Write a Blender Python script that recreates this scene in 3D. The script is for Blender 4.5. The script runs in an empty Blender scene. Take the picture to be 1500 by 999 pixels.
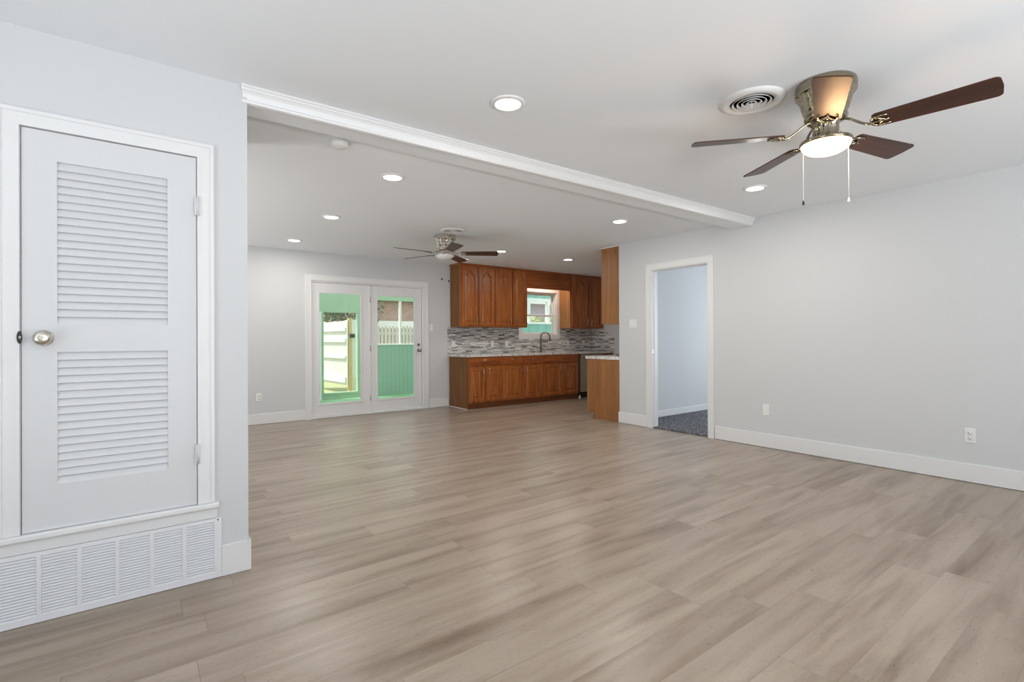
import bpy, bmesh, math, random
from mathutils import Vector, Matrix
random.seed(7)
PI = math.pi
SC = bpy.context.scene
COL = SC.collection

# ------------------------------------------------------------------ camera
YAW, PITCH, ROLL, FPX, CY, CAMZ = math.radians(36.8284), math.radians(.151), math.radians(-.2776), 727.86, 494.48, 1.1562
cd = bpy.data.cameras.new('camera'); cam = bpy.data.objects.new('camera', cd); COL.objects.link(cam)
F = Vector((math.sin(YAW)*math.cos(PITCH), math.cos(YAW)*math.cos(PITCH), math.sin(PITCH)))
R = Vector((math.cos(YAW), -math.sin(YAW), 0)); U = R.cross(F)
R2 = R*math.cos(ROLL) + U*math.sin(ROLL); U2 = -R*math.sin(ROLL) + U*math.cos(ROLL)
M = Matrix((R2, U2, -F)).transposed().to_4x4(); M.translation = (0, 0, CAMZ)
cam.matrix_world = M
cd.sensor_width = 36; cd.lens = 36*FPX/1500; cd.shift_y = -(499.5-CY)/1500
cd.clip_start = .02; cd.clip_end = 200
SC.camera = cam

# ------------------------------------------------------------------ light and exposure
W = bpy.data.worlds.new('world'); SC.world = W; W.use_nodes = True
bg = W.node_tree.nodes['Background']; bg.inputs[0].default_value = (.86, .93, 1, 1); bg.inputs[1].default_value = 1.75
SC.view_settings.view_transform = 'Standard'; SC.view_settings.look = 'None'
SC.view_settings.exposure = -0.12; SC.view_settings.gamma = 1; SC.view_settings.use_curve_mapping = False

def light(name, kind, energy, loc, direction, color=(1, 1, 1), size=None, size_y=None, parent=None, spread=None):
    d = bpy.data.lights.new(name, kind); d.energy = energy; d.color = color
    o = bpy.data.objects.new(name, d); COL.objects.link(o)
    o.location = loc; o.rotation_euler = Vector(direction).to_track_quat('-Z', 'Y').to_euler()
    if kind == 'AREA':
        d.shape = 'RECTANGLE' if size_y else 'DISK'; d.size = size
        if size_y: d.size_y = size_y
        if spread: d.spread = spread
    if parent: o.parent = parent
    return o
sun = light('sun', 'SUN', 5.5, (0, 20, 20), (.50, -.24, -1), (1, .95, .86)); sun.data.angle = .01
# added up-aimed panels outside unseen openings, lifting the ceiling; bedroom one is window daylight
light('added_bounce_front', 'AREA', 400, (1.5, -3.5, .15), (0, .25, 1), (.95, .98, 1), 3.6, 1.5)
light('added_bounce_side', 'AREA', 130, (-2.95, .2, .3), (.3, .05, 1), (.95, .98, 1), 1.4, 2.4)
light('added_bounce_dining', 'AREA', 140, (-2.25, 5.7, .3), (.35, 0, 1), (1, .985, .95), 1.4, 2.2)
light('daylight_bedroom_window', 'AREA', 48, (8.62, 2.6, 1.35), (-1, .25, 0), (.89, .945, 1), 1.6, 1.3)
LAMP_W = 9.0

# ------------------------------------------------------------------ mesh helpers
WL = {}      # world location of every parentable object
def bx(bm, x0, x1, y0, y1, z0, z1, bev=0, seg=1):
    if x0 > x1: x0, x1 = x1, x0
    if y0 > y1: y0, y1 = y1, y0
    if z0 > z1: z0, z1 = z1, z0
    t = bmesh.new(); bmesh.ops.create_cube(t, size=1)
    for v in t.verts: v.co = Vector(((x0+x1)/2+v.co.x*(x1-x0), (y0+y1)/2+v.co.y*(y1-y0), (z0+z1)/2+v.co.z*(z1-z0)))
    if bev: bmesh.ops.bevel(t, geom=t.edges[:], offset=min(bev, (x1-x0)*.45, (y1-y0)*.45, (z1-z0)*.45), segments=seg, affect='EDGES', profile=.6)
    merge(bm, t); return bm
def merge(bm, t, mat=None):
    if mat is not None: bmesh.ops.transform(t, matrix=mat, verts=t.verts[:])
    me = bpy.data.meshes.new('tmp'); t.to_mesh(me); t.free(); bm.from_mesh(me); bpy.data.meshes.remove(me)
def box(*a, **k): return bx(bmesh.new(), *a, **k)
def lathe(bm, prof, seg=48, c=(0, 0, 0), flute=None):
    """prof: list of (r, z) ; flute(r, z, angle) -> r"""
    rings = []
    for r, z in prof:
        ring = []
        for i in range(seg):
            a = 2*PI*i/seg; rr = flute(r, z, a) if flute else r
            ring.append(bm.verts.new((c[0]+rr*math.cos(a), c[1]+rr*math.sin(a), c[2]+z)))
        rings.append(ring)
    for a, b in zip(rings, rings[1:]):
        for i in range(seg):
            bm.faces.new((a[i], a[(i+1) % seg], b[(i+1) % seg], b[i]))
    for ring in (rings[0], rings[-1]):
        try: bm.faces.new(ring)
        except ValueError: pass
    for f in bm.faces: f.smooth = True
    bmesh.ops.recalc_face_normals(bm, faces=bm.faces[:])
    return bm
def tube(bm, pts, r, seg=10):
    pts = [Vector(p) for p in pts]; rings = []
    rs = r if isinstance(r, (list, tuple)) else [r]*len(pts)
    up = None
    for i, p in enumerate(pts):
        t = (pts[min(i+1, len(pts)-1)]-pts[max(i-1, 0)]).normalized()
        if up is None: up = t.orthogonal().normalized()
        up = (up-t*up.dot(t)).normalized(); s = t.cross(up)
        rings.append([bm.verts.new(p+(up*math.cos(2*PI*k/seg)+s*math.sin(2*PI*k/seg))*rs[i]) for k in range(seg)])
    nf = []
    for a, b in zip(rings, rings[1:]):
        for k in range(seg): nf.append(bm.faces.new((a[k], a[(k+1) % seg], b[(k+1) % seg], b[k])))
    nf.append(bm.faces.new(rings[0])); nf.append(bm.faces.new(rings[-1]))
    for f in nf: f.smooth = True
    bmesh.ops.recalc_face_normals(bm, faces=nf)
    return bm
def prism(bm, poly, axis, a, b):
    """poly of 2D points extruded along axis from a to b. axis 'Y': poly=(x,z); 'X': (y,z); 'Z': (x,y)"""
    def co(p, t): return {'X': (t, p[0], p[1]), 'Y': (p[0], t, p[1]), 'Z': (p[0], p[1], t)}[axis]
    A = [bm.verts.new(co(p, a)) for p in poly]; B = [bm.verts.new(co(p, b)) for p in poly]
    fs = [bm.faces.new(A), bm.faces.new(B)]
    n = len(poly)
    for i in range(n): fs.append(bm.faces.new((A[i], A[(i+1) % n], B[(i+1) % n], B[i])))
    bmesh.ops.recalc_face_normals(bm, faces=fs)
    return bm
def link(name, bm, mat, parent=None, origin=None):
    """bm is in the parent's own frame if a parent is given, else in world (origin moves to its base)"""
    me = bpy.data.meshes.new(name); 
    if parent is None:
        xs = [v.co for v in bm.verts]
        o0 = Vector(origin) if origin else Vector(((min(v.x for v in xs)+max(v.x for v in xs))/2, (min(v.y for v in xs)+max(v.y for v in xs))/2, min(v.z for v in xs)))
        bmesh.ops.translate(bm, vec=-o0, verts=bm.verts[:])
    bm.to_mesh(me); bm.free()
    me.materials.append(mat)
    o = bpy.data.objects.new(name, me); COL.objects.link(o)
    if parent is None: o.location = o0; WL[o.name] = o0.copy()
    else: o.parent = parent; WL[o.name] = Vector((0, 0, 0))
    return o
def wpart(name, bm, mat, parent):
    """world-coordinates mesh attached to a parent that has no rotation"""
    off = Vector((0, 0, 0)); p = parent
    while p is not None: off += p.location; p = p.parent
    bmesh.ops.translate(bm, vec=-off, verts=bm.verts[:])
    return link(name, bm, mat, parent)
def empty(name, loc=(0, 0, 0), rz=0):
    o = bpy.data.objects.new(name, None); COL.objects.link(o); o.location = loc; o.rotation_euler = (0, 0, rz)
    o.empty_display_size = .05
    return o
def tag(o, label, cat, group=None):
    o['label'] = label; o['category'] = cat
    if group: o['group'] = group
    return o
def struct(o): o['kind'] = 'structure'; return o
def S(name, bm, mat): return struct(link(name, bm, mat))
def dup(root):
    r = root.copy(); COL.objects.link(r)
    for ch in list(root.children):
        c = ch.copy(); COL.objects.link(c); c.parent = r
        for g in ch.children:
            d = g.copy(); COL.objects.link(d); d.parent = c
    return r

# ------------------------------------------------------------------ materials
def new_mat(name):
    m = bpy.data.materials.new(name); m.use_nodes = True
    return m, m.node_tree.nodes, m.node_tree.links, m.node_tree.nodes['Principled BSDF']
def mat(name, col, rough=.5, metal=0, bump=None, spec=.5, var=0, emit=None):
    m, N, L, b = new_mat(name)
    b.inputs['Base Color'].default_value = (*col, 1); b.inputs['Roughness'].default_value = rough
    b.inputs['Metallic'].default_value = metal; b.inputs['Specular IOR Level'].default_value = spec
    if emit:
        b.inputs['Emission Color'].default_value = (*emit[0], 1); b.inputs['Emission Strength'].default_value = emit[1]
    if var or bump:
        tc = N.new('ShaderNodeTexCoord'); nz = N.new('ShaderNodeTexNoise')
        L.new(tc.outputs['Object'], nz.inputs['Vector']); nz.inputs['Scale'].default_value = bump[0] if bump else 4; nz.inputs['Detail'].default_value = 4
        if var:
            mx = N.new('ShaderNodeMix'); mx.data_type = 'RGBA'; L.new(nz.outputs['Fac'], mx.inputs[0])
            mx.inputs[6].default_value = (*[c*(1-var) for c in col], 1); mx.inputs[7].default_value = (*[min(1, c*(1+var)) for c in col], 1)
            L.new(mx.outputs[2], b.inputs['Base Color'])
        if bump:
            bp = N.new('ShaderNodeBump'); bp.inputs['Strength'].default_value = bump[1]; bp.inputs['Distance'].default_value = .002
            L.new(nz.outputs['Fac'], bp.inputs['Height']); L.new(bp.outputs['Normal'], b.inputs['Normal'])
    return m
def math_node(N, L, op, a, b=None):
    n = N.new('ShaderNodeMath'); n.operation = op
    for i, v in enumerate((a, b)):
        if v is None: continue
        if isinstance(v, (int, float)): n.inputs[i].default_value = v
        else: L.new(v, n.inputs[i])
    return n.outputs[0]
def ramp(N, L, fac, stops):
    r = N.new('ShaderNodeValToRGB'); L.new(fac, r.inputs[0])
    while len(r.color_ramp.elements) < len(stops): r.color_ramp.elements.new(.5)
    for e, (p, c) in zip(r.color_ramp.elements, stops): e.position = p; e.color = (*c, 1)
    return r.outputs[0]
def plank_coords(N, L, u, v, lu, lv):
    """returns random value per plank and its seam mask"""
    rv = math_node(N, L, 'DIVIDE', v, lv); row = math_node(N, L, 'FLOOR', rv)
    wn = N.new('ShaderNodeTexWhiteNoise'); wn.noise_dimensions = '1D'; L.new(row, wn.inputs['W'])
    ru = math_node(N, L, 'ADD', math_node(N, L, 'DIVIDE', u, lu), math_node(N, L, 'MULTIPLY', wn.outputs['Value'], 7.31))
    idx = math_node(N, L, 'FLOOR', ru)
    cb = N.new('ShaderNodeCombineXYZ'); L.new(idx, cb.inputs[0]); L.new(row, cb.inputs[1])
    w2 = N.new('ShaderNodeTexWhiteNoise'); w2.noise_dimensions = '2D'; L.new(cb.outputs[0], w2.inputs['Vector'])
    return w2.outputs['Value'], w2.outputs['Color'], math_node(N, L, 'FRACT', ru), math_node(N, L, 'FRACT', rv)

def floor_mat():
    m, N, L, b = new_mat('vinyl_plank')
    tc = N.new('ShaderNodeTexCoord'); sp = N.new('ShaderNodeSeparateXYZ'); L.new(tc.outputs['Object'], sp.inputs[0])
    val, colr, fu, fv = plank_coords(N, L, sp.outputs[0], sp.outputs[1], 1.22, .18)
    # grain coordinates, stretched along the plank and shifted per plank
    add = N.new('ShaderNodeVectorMath'); add.operation = 'MULTIPLY_ADD'
    L.new(colr, add.inputs[0]); add.inputs[1].default_value = (9, 9, 9); L.new(tc.outputs['Object'], add.inputs[2])
    mp = N.new('ShaderNodeMapping'); L.new(add.outputs[0], mp.inputs['Vector']); mp.inputs['Scale'].default_value = (.85, 7.5, 1)
    n1 = N.new('ShaderNodeTexNoise'); L.new(mp.outputs[0], n1.inputs['Vector']); n1.inputs['Scale'].default_value = 1.35; n1.inputs['Detail'].default_value = 5; n1.inputs['Roughness'].default_value = .55; n1.inputs['Distortion'].default_value = .35
    mp2 = N.new('ShaderNodeMapping'); L.new(add.outputs[0], mp2.inputs['Vector']); mp2.inputs['Scale'].default_value = (14, 95, 1)
    n2 = N.new('ShaderNodeTexNoise'); L.new(mp2.outputs[0], n2.inputs['Vector']); n2.inputs['Scale'].default_value = 2.6; n2.inputs['Detail'].default_value = 5
    base = ramp(N, L, n1.outputs['Fac'], [(.25, (.20, .146, .107)), (.40, (.30, .235, .181)), (.54, (.372, .302, .240)), (.75, (.43, .358, .289))])
    mx = N.new('ShaderNodeMix'); mx.data_type = 'RGBA'; mx.blend_type = 'MULTIPLY'; mx.inputs[0].default_value = 1
    L.new(base, mx.inputs[6])
    L.new(ramp(N, L, n2.outputs['Fac'], [(.28, (.935, .925, .915)), (.5, (.99, .99, .99)), (.72, (1.04, 1.04, 1.04))]), mx.inputs[7])
    m2 = N.new('ShaderNodeMix'); m2.data_type = 'RGBA'; m2.blend_type = 'MULTIPLY'; m2.inputs[0].default_value = 1
    L.new(mx.outputs[2], m2.inputs[6]); L.new(ramp(N, L, val, [(0, (.88, .86, .84)), (1, (1.05, 1.05, 1.05))]), m2.inputs[7])
    # seams
    s1 = math_node(N, L, 'LESS_THAN', fu, .0025); s2 = math_node(N, L, 'LESS_THAN', fv, .010)
    seam = math_node(N, L, 'MAXIMUM', s1, s2)
    m3 = N.new('ShaderNodeMix'); m3.data_type = 'RGBA'; L.new(math_node(N, L, 'MULTIPLY', seam, .38), m3.inputs[0]); L.new(m2.outputs[2], m3.inputs[6]); m3.inputs[7].default_value = (.12, .09, .065, 1)
    L.new(m3.outputs[2], b.inputs['Base Color'])
    L.new(ramp(N, L, n2.outputs['Fac'], [(.2, (.25,)*3), (.8, (.36,)*3)]), b.inputs['Roughness'])
    bp = N.new('ShaderNodeBump'); bp.inputs['Strength'].default_value = .12; bp.inputs['Distance'].default_value = .0015
    L.new(math_node(N, L, 'SUBTRACT', n2.outputs['Fac'], seam), bp.inputs['Height']); L.new(bp.outputs[0], b.inputs['Normal'])
    return m
def wood_mat(name, dark, mid, lite, along='Z', rough=.33, scale=1.0, spec=.5):
    m, N, L, b = new_mat(name)
    tc = N.new('ShaderNodeTexCoord'); mp = N.new('ShaderNodeMapping'); L.new(tc.outputs['Object'], mp.inputs['Vector'])
    s = [22, 22, 22]; s['XYZ'.index(along)] = 1.6; mp.inputs['Scale'].default_value = s
    oi = N.new('ShaderNodeObjectInfo'); cb = N.new('ShaderNodeCombineXYZ')
    for i in range(3): L.new(math_node(N, L, 'MULTIPLY', oi.outputs['Random'], 37.0), cb.inputs[i])
    L.new(cb.outputs[0], mp.inputs['Location'])
    n1 = N.new('ShaderNodeTexNoise'); L.new(mp.outputs[0], n1.inputs['Vector']); n1.inputs['Scale'].default_value = 1.0*scale; n1.inputs['Detail'].default_value = 6; n1.inputs['Roughness'].default_value = .6; n1.inputs['Distortion'].default_value = .6
    n2 = N.new('ShaderNodeTexNoise'); L.new(mp.outputs[0], n2.inputs['Vector']); n2.inputs['Scale'].default_value = 6*scale; n2.inputs['Detail'].default_value = 3
    f = math_node(N, L, 'ADD', math_node(N, L, 'MULTIPLY', n1.outputs['Fac'], .75), math_node(N, L, 'MULTIPLY', n2.outputs['Fac'], .25))
    L.new(ramp(N, L, f, [(.32, dark), (.5, mid), (.68, lite)]), b.inputs['Base Color'])
    b.inputs['Roughness'].default_value = rough; b.inputs['Specular IOR Level'].default_value = spec
    bp = N.new('ShaderNodeBump'); bp.inputs['Strength'].default_value = .08; bp.inputs['Distance'].default_value = .001
    L.new(n2.outputs['Fac'], bp.inputs['Height']); L.new(bp.outputs[0], b.inputs['Normal'])
    return m
def mosaic_mat():
    m, N, L, b = new_mat('mosaic_tile')
    tc = N.new('ShaderNodeTexCoord'); sp = N.new('ShaderNodeSeparateXYZ'); L.new(tc.outputs['Object'], sp.inputs[0])
    u = math_node(N, L, 'ADD', sp.outputs[0], sp.outputs[1])
    val, colr, fu, fv = plank_coords(N, L, u, sp.outputs[2], .13, .0165)
    c = ramp(N, L, val, [(0, (.10, .095, .095)), (.12, (.24, .235, .235)), (.28, (.42, .42, .42)), (.48, (.60, .60, .60)), (.72, (.78, .775, .76)), (1, (.92, .91, .89))])
    nz = N.new('ShaderNodeTexNoise'); L.new(tc.outputs['Object'], nz.inputs['Vector']); nz.inputs['Scale'].default_value = 40
    mm = N.new('ShaderNodeMix'); mm.data_type = 'RGBA'; mm.blend_type = 'MULTIPLY'; mm.inputs[0].default_value = 1
    L.new(c, mm.inputs[6]); L.new(ramp(N, L, nz.outputs['Fac'], [(.3, (.82,)*3), (.7, (1.1,)*3)]), mm.inputs[7])
    seam = math_node(N, L, 'MAXIMUM', math_node(N, L, 'LESS_THAN', fu, .018), math_node(N, L, 'LESS_THAN', fv, .11))
    m3 = N.new('ShaderNodeMix'); m3.data_type = 'RGBA'; L.new(seam, m3.inputs[0]); L.new(mm.outputs[2], m3.inputs[6]); m3.inputs[7].default_value = (.36, .355, .34, 1)
    L.new(m3.outputs[2], b.inputs['Base Color'])
    b.inputs['Roughness'].default_value = .28
    bp = N.new('ShaderNodeBump'); bp.inputs['Strength'].default_value = .3; bp.inputs['Distance'].default_value = .001; bp.invert = True
    L.new(seam, bp.inputs['Height']); L.new(bp.outputs[0], b.inputs['Normal'])
    return m
def granite_mat():
    m, N, L, b = new_mat('granite')
    tc = N.new('ShaderNodeTexCoord')
    v = N.new('ShaderNodeTexVoronoi'); L.new(tc.outputs['Object'], v.inputs['Vector']); v.inputs['Scale'].default_value = 90
    n = N.new('ShaderNodeTexNoise'); L.new(tc.outputs['Object'], n.inputs['Vector']); n.inputs['Scale'].default_value = 14; n.inputs['Detail'].default_value = 6
    sp = N.new('ShaderNodeSeparateColor'); L.new(v.outputs['Color'], sp.inputs[0])
    f = math_node(N, L, 'ADD', math_node(N, L, 'MULTIPLY', sp.outputs[0], .45), math_node(N, L, 'MULTIPLY', n.outputs['Fac'], .6))
    L.new(ramp(N, L, f, [(.22, (.10, .085, .08)), (.34, (.42, .38, .35)), (.5, (.72, .69, .65)), (.75, (.85, .83, .8))]), b.inputs['Base Color'])
    b.inputs['Roughness'].default_value = .12
    return m
def bead_mat(name, col, lv, vert=True, rough=.5):
    """painted boards with grooves every lv metres along X (+Y)"""
    m, N, L, b = new_mat(name)
    tc = N.new('ShaderNodeTexCoord'); sp = N.new('ShaderNodeSeparateXYZ'); L.new(tc.outputs['Object'], sp.inputs[0])
    u = math_node(N, L, 'ADD', sp.outputs[0], sp.outputs[1]) if vert else sp.outputs[2]
    fr = math_node(N, L, 'FRACT', math_node(N, L, 'DIVIDE', u, lv))
    g = math_node(N, L, 'LESS_THAN', fr, .09)
    mx = N.new('ShaderNodeMix'); mx.data_type = 'RGBA'; L.new(g, mx.inputs[0]); mx.inputs[6].default_value = (*col, 1); mx.inputs[7].default_value = (*[c*.72 for c in col], 1)
    L.new(mx.outputs[2], b.inputs['Base Color']); b.inputs['Roughness'].default_value = rough
    bp = N.new('ShaderNodeBump'); bp.inputs['Strength'].default_value = .5; bp.inputs['Distance'].default_value = .004; bp.invert = True
    L.new(g, bp.inputs['Height']); L.new(bp.outputs[0], b.inputs['Normal'])
    return m
def brick_mat():
    m, N, L, b = new_mat('brick')
    tc = N.new('ShaderNodeTexCoord'); mp = N.new('ShaderNodeMapping'); L.new(tc.outputs['Object'], mp.inputs['Vector']); mp.inputs['Rotation'].default_value = (PI/2, 0, 0)
    bt = N.new('ShaderNodeTexBrick'); L.new(mp.outputs[0], bt.inputs['Vector']); bt.inputs['Scale'].default_value = 1; bt.inputs['Brick Width'].default_value = .22; bt.inputs['Row Height'].default_value = .075; bt.inputs['Mortar Size'].default_value = .008
    bt.inputs['Color1'].default_value = (.48, .30, .22, 1); bt.inputs['Color2'].default_value = (.60, .43, .33, 1); bt.inputs['Mortar'].default_value = (.55, .47, .40, 1)
    L.new(bt.outputs['Color'], b.inputs['Base Color']); b.inputs['Roughness'].default_value = .9
    return m
def glass_mat():
    m, N, L, b = new_mat('pane_glass'); N.remove(b)
    out = N['Material Output']; tr = N.new('ShaderNodeBsdfTransparent'); gl = N.new('ShaderNodeBsdfGlossy'); gl.inputs['Roughness'].default_value = 0
    fr = N.new('ShaderNodeFresnel'); fr.inputs['IOR'].default_value = 1.35
    mx = N.new('ShaderNodeMixShader'); L.new(fr.outputs[0], mx.inputs[0]); L.new(tr.outputs[0], mx.inputs[1]); L.new(gl.outputs[0], mx.inputs[2]); L.new(mx.outputs[0], out.inputs[0])
    tr.inputs[0].default_value = (.98, .98, .98, 1)
    return m
def sheet_mat():
    m, N, L, b = new_mat('translucent_roof_sheet'); N.remove(b)
    tl = N.new('ShaderNodeBsdfTranslucent'); tl.inputs[0].default_value = (.92, .95, .92, 1); df = N.new('ShaderNodeBsdfDiffuse'); df.inputs[0].default_value = (.85, .88, .85, 1)
    mx = N.new('ShaderNodeMixShader'); mx.inputs[0].default_value = .25; L.new(tl.outputs[0], mx.inputs[1]); L.new(df.outputs[0], mx.inputs[2]); L.new(mx.outputs[0], N['Material Output'].inputs[0])
    return m
def carpet_mat():
    m, N, L, b = new_mat('carpet')
    tc = N.new('ShaderNodeTexCoord'); n = N.new('ShaderNodeTexNoise'); L.new(tc.outputs['Object'], n.inputs['Vector']); n.inputs['Scale'].default_value = 55; n.inputs['Detail'].default_value = 5
    L.new(ramp(N, L, n.outputs['Fac'], [(.35, (.035, .038, .045)), (.5, (.13, .135, .15)), (.66, (.36, .35, .35))]), b.inputs['Base Color'])
    b.inputs['Roughness'].default_value = 1; b.inputs['Specular IOR Level'].default_value = .1
    bp = N.new('ShaderNodeBump'); bp.inputs['Strength'].default_value = 1; bp.inputs['Distance'].default_value = .01; L.new(n.outputs['Fac'], bp.inputs['Height']); L.new(bp.outputs[0], b.inputs['Normal'])
    return m

M_wall = mat('wall_paint', (.66, .672, .685), .75, bump=(220, .05), spec=.3)
M_ceil = mat('ceiling_paint', (.85, .88, .91), .85, bump=(160, .08), spec=.2)
M_trim = mat('trim_paint', (.80, .805, .81), .38, bump=(60, .02))
M_door = mat('door_paint', (.69, .70, .715), .42, bump=(80, .02))
M_grille = mat('grille_enamel', (.80, .81, .835), .35, bump=(60, .01))
M_floor = floor_mat()
M_oak = wood_mat('oak_vertical', (.21, .056, .013), (.36, .112, .027), (.50, .185, .052))
M_oakh = wood_mat('oak_horizontal', (.19, .046, .011), (.32, .088, .021), (.44, .14, .036), along='X')
M_ply = wood_mat('oak_plywood', (.225, .088, .024), (.31, .130, .038), (.385, .175, .056), scale=.6, rough=.42)
M_side = wood_mat('oak_side_panel', (.16, .066, .018), (.205, .088, .025), (.25, .112, .034), scale=.6, rough=.5, spec=.3)
M_toe = wood_mat('toe_board', (.10, .035, .012), (.15, .052, .018), (.2, .07, .025), along='X')
M_mosaic = mosaic_mat(); M_granite = granite_mat()
M_nickel = mat('brushed_nickel', (.62, .58, .52), .22, 1, var=.05)
M_fanmetal = mat('polished_nickel', (.34, .30, .22), .10, 1, var=.05)
M_steel = mat('stainless_steel', (.46, .41, .32), .42, .8, var=.05)
M_gun = mat('dark_satin_metal', (.20, .19, .18), .3, 1, var=.05)
M_dark = mat('black_plastic', (.012, .012, .013), .4, var=.1)
M_plate = mat('plate_plastic', (.84, .84, .83), .3, var=.01)
M_slot = mat('slot_dark', (.05, .05, .05), .6, var=.1)
M_void = mat('duct_dark', (.02, .02, .022), .9, var=.1)
M_blade = wood_mat('walnut_blade', (.036, .013, .006), (.06, .021, .0095), (.095, .036, .017), along='X', rough=.36, scale=.5, spec=.35)
M_lens = mat('led_lens', (.9, .9, .9), .4, emit=((1, .97, .92), 9), var=.01)
M_bowl = mat('lit_bowl_glass', (.9, .9, .88), .3, emit=((1, .68, .40), 6), var=.01)
M_bowloff = mat('frosted_bowl_glass', (.86, .88, .88), .3, var=.02)
M_glass = glass_mat(); M_carpet = carpet_mat(); M_roofsheet = sheet_mat()
M_green = mat('green_paint', (.40, .56, .40), .5, bump=(40, .05), var=.03)
M_bead = bead_mat('green_board', (.34, .52, .405), .095)
M_porchfloor = mat('green_floor_paint', (.26, .48, .28), .6, bump=(30, .1), var=.06)
M_teal = bead_mat('teal_board', (.24, .50, .42), .3)
M_white = mat('white_exterior_paint', (.82, .85, .82), .5, var=.03)
M_fence = bead_mat('weathered_board', (.66, .67, .64), .08, rough=.9)
M_fencew = mat('weathered_post', (.58, .55, .51), .9, var=.15)
M_post = mat('new_timber', (.66, .50, .28), .8, var=.1)
M_brick = brick_mat()
M_roof = mat('shingle', (.23, .20, .17), .9, var=.2)
M_purple = mat('mauve_siding', (.42, .37, .45), .8, var=.06)
M_grass = mat('dry_grass', (.34, .38, .18), 1, bump=(30, 1), var=.35)
M_leaf = mat('leaf', (.45, .50, .20), .7, var=.35, bump=(20, .5))

# ------------------------------------------------------------------ room shell
H, XR, YL, YF, XK = 2.44, 5.2757, 2.8146, 7.5292, 7.79
XW, YB, XB = -2.0, -2.6, -1.3          # left and back limits (behind and beside the camera)
YE = 4.585                              # far end of the right wall
S('floor', box(XW-.2, XK+.2, YB-.1, YF+.14, -.1, 0), M_floor)
S('ceiling', box(XW-.2, 9, YB-.1, YF+.14, H, H+.1), M_ceil)
# far wall with the patio door and the kitchen window cut out
b = bmesh.new()
DX0, DX1, DZ = 1.995, 3.79, 2.025
WX0, WX1, WZ0, WZ1 = 5.87, 6.765, 1.225, 2.07
Y2 = YF+.13
for a in ((XB-.1, DX0, 0, H), (DX0, DX1, DZ, H), (DX1, WX0, 0, H), (WX0, WX1, 0, WZ0), (WX0, WX1, WZ1, H), (WX1, XK+.1, 0, H)):
    bx(b, a[0], a[1], YF, Y2, a[2], a[3])
S('wall_far', b, M_wall)
b = bmesh.new()
for a in ((3.7, 4.7, 0, H), (6.7, YF, 0, H), (4.7, 6.7, 0, .4), (4.7, 6.7, 2.2, H)): bx(b, XB-.1, XB, *a)
S('wall_left_far', b, M_wall)
# partition on the left with the raised louvred closet door
CD0, CD1, CZ0, CZ1 = -.390, .221, .366, 2.034
b = bmesh.new()
for a in ((XW, CD0, 0, H), (CD0, CD1, CZ1, H), (CD0, CD1, .30, CZ0), (CD1, .437, 0, H)):
    bx(b, a[0], a[1], YL, YL+.11, a[2], a[3])
bx(b, CD0, CD1, YL+.05, YL+.11, 0, .30)
bx(b, .327, .437, YL+.11, 3.72, 0, H)
bx(b, XW, .327, 3.62, 3.72, 0, H)
S('wall_partition', b, M_wall)
b = bmesh.new()
for a in ((YB, -.9, 0, H), (1.3, YL, 0, H), (-.9, 1.3, 0, .4), (-.9, 1.3, 2.25, H)): bx(b, XW-.1, XW, *a)
S('wall_left', b, M_wall)
b = bmesh.new()
for a in ((XW, XR, 0, .25), (XW, XR, 2.3, H), (XW, -.4, .25, 2.3), (3.4, XR, .25, 2.3)):
    bx(b, a[0], a[1], YB-.1, YB, a[2], a[3])
S('wall_back', b, M_wall)
# right wall with the doorway
RD0, RD1, RDZ = 3.245, 4.055, 2.04
XO = XR+.115
b = bmesh.new()
for a in ((YB, RD0, 0, H), (RD0, RD1, RDZ, H), (RD1, YE, 0, H)):
    bx(b, XR, XO, a[0], a[1], a[2], a[3])
S('wall_right', b, M_wall)
S('wall_kitchen_near', box(XO, XK, 4.49, YE, 0, H), M_wall)
S('wall_kitchen_right', box(XK, XK+.1, YE, YF, 0, H), M_wall)
# bedroom beyond the doorway
S('wall_bedroom_far', box(XK, 9, 4.49, 4.585, 0, H), M_wall)
b = bmesh.new()
for a in ((1.5, 1.75, 0, H), (3.45, 4.49, 0, H), (1.75, 3.45, 0, .7), (1.75, 3.45, 2.05, H)):
    bx(b, 8.6, 8.7, a[0], a[1], a[2], a[3])
S('wall_bedroom_right', b, M_wall)
S('wall_bedroom_near', box(XO, 8.7, 1.4, 1.5, 0, H), M_wall)
S('floor_bedroom', box(XR+.02, 8.6, 1.5, 4.49, .001, .014), M_carpet)
S('baseboard_bedroom', box(XO, 8.6, 4.478, 4.49, .014, .105, bev=.003), M_trim)
# baseboards
S('baseboard_right', bx(bx(bmesh.new(), XR-.014, XR, YB, 3.165, .003, .148, bev=.003), XR-.014, XR, 4.125, YE+.012, .003, .148, bev=.003), M_trim)
S('baseboard_far', bx(bx(bmesh.new(), XB, 1.912, YF-.014, YF, .002, .145, bev=.003), 3.89, 4.262, YF-.014, YF, .002, .145, bev=.003), M_trim)
b = box(.3185, .447, YL-.014, YL, .002, .149)
for v in b.verts:
    pass
prism(b, [(YL, .002), (3.72, .002), (3.72, .149), (YL, .149)], 'X', .437, .4475)
prism(b, [(.437, .149), (.4475, .149), (.437, .168)], 'Y', YL-.014, 3.72)
S('baseboard_partition', b, M_trim)
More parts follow.
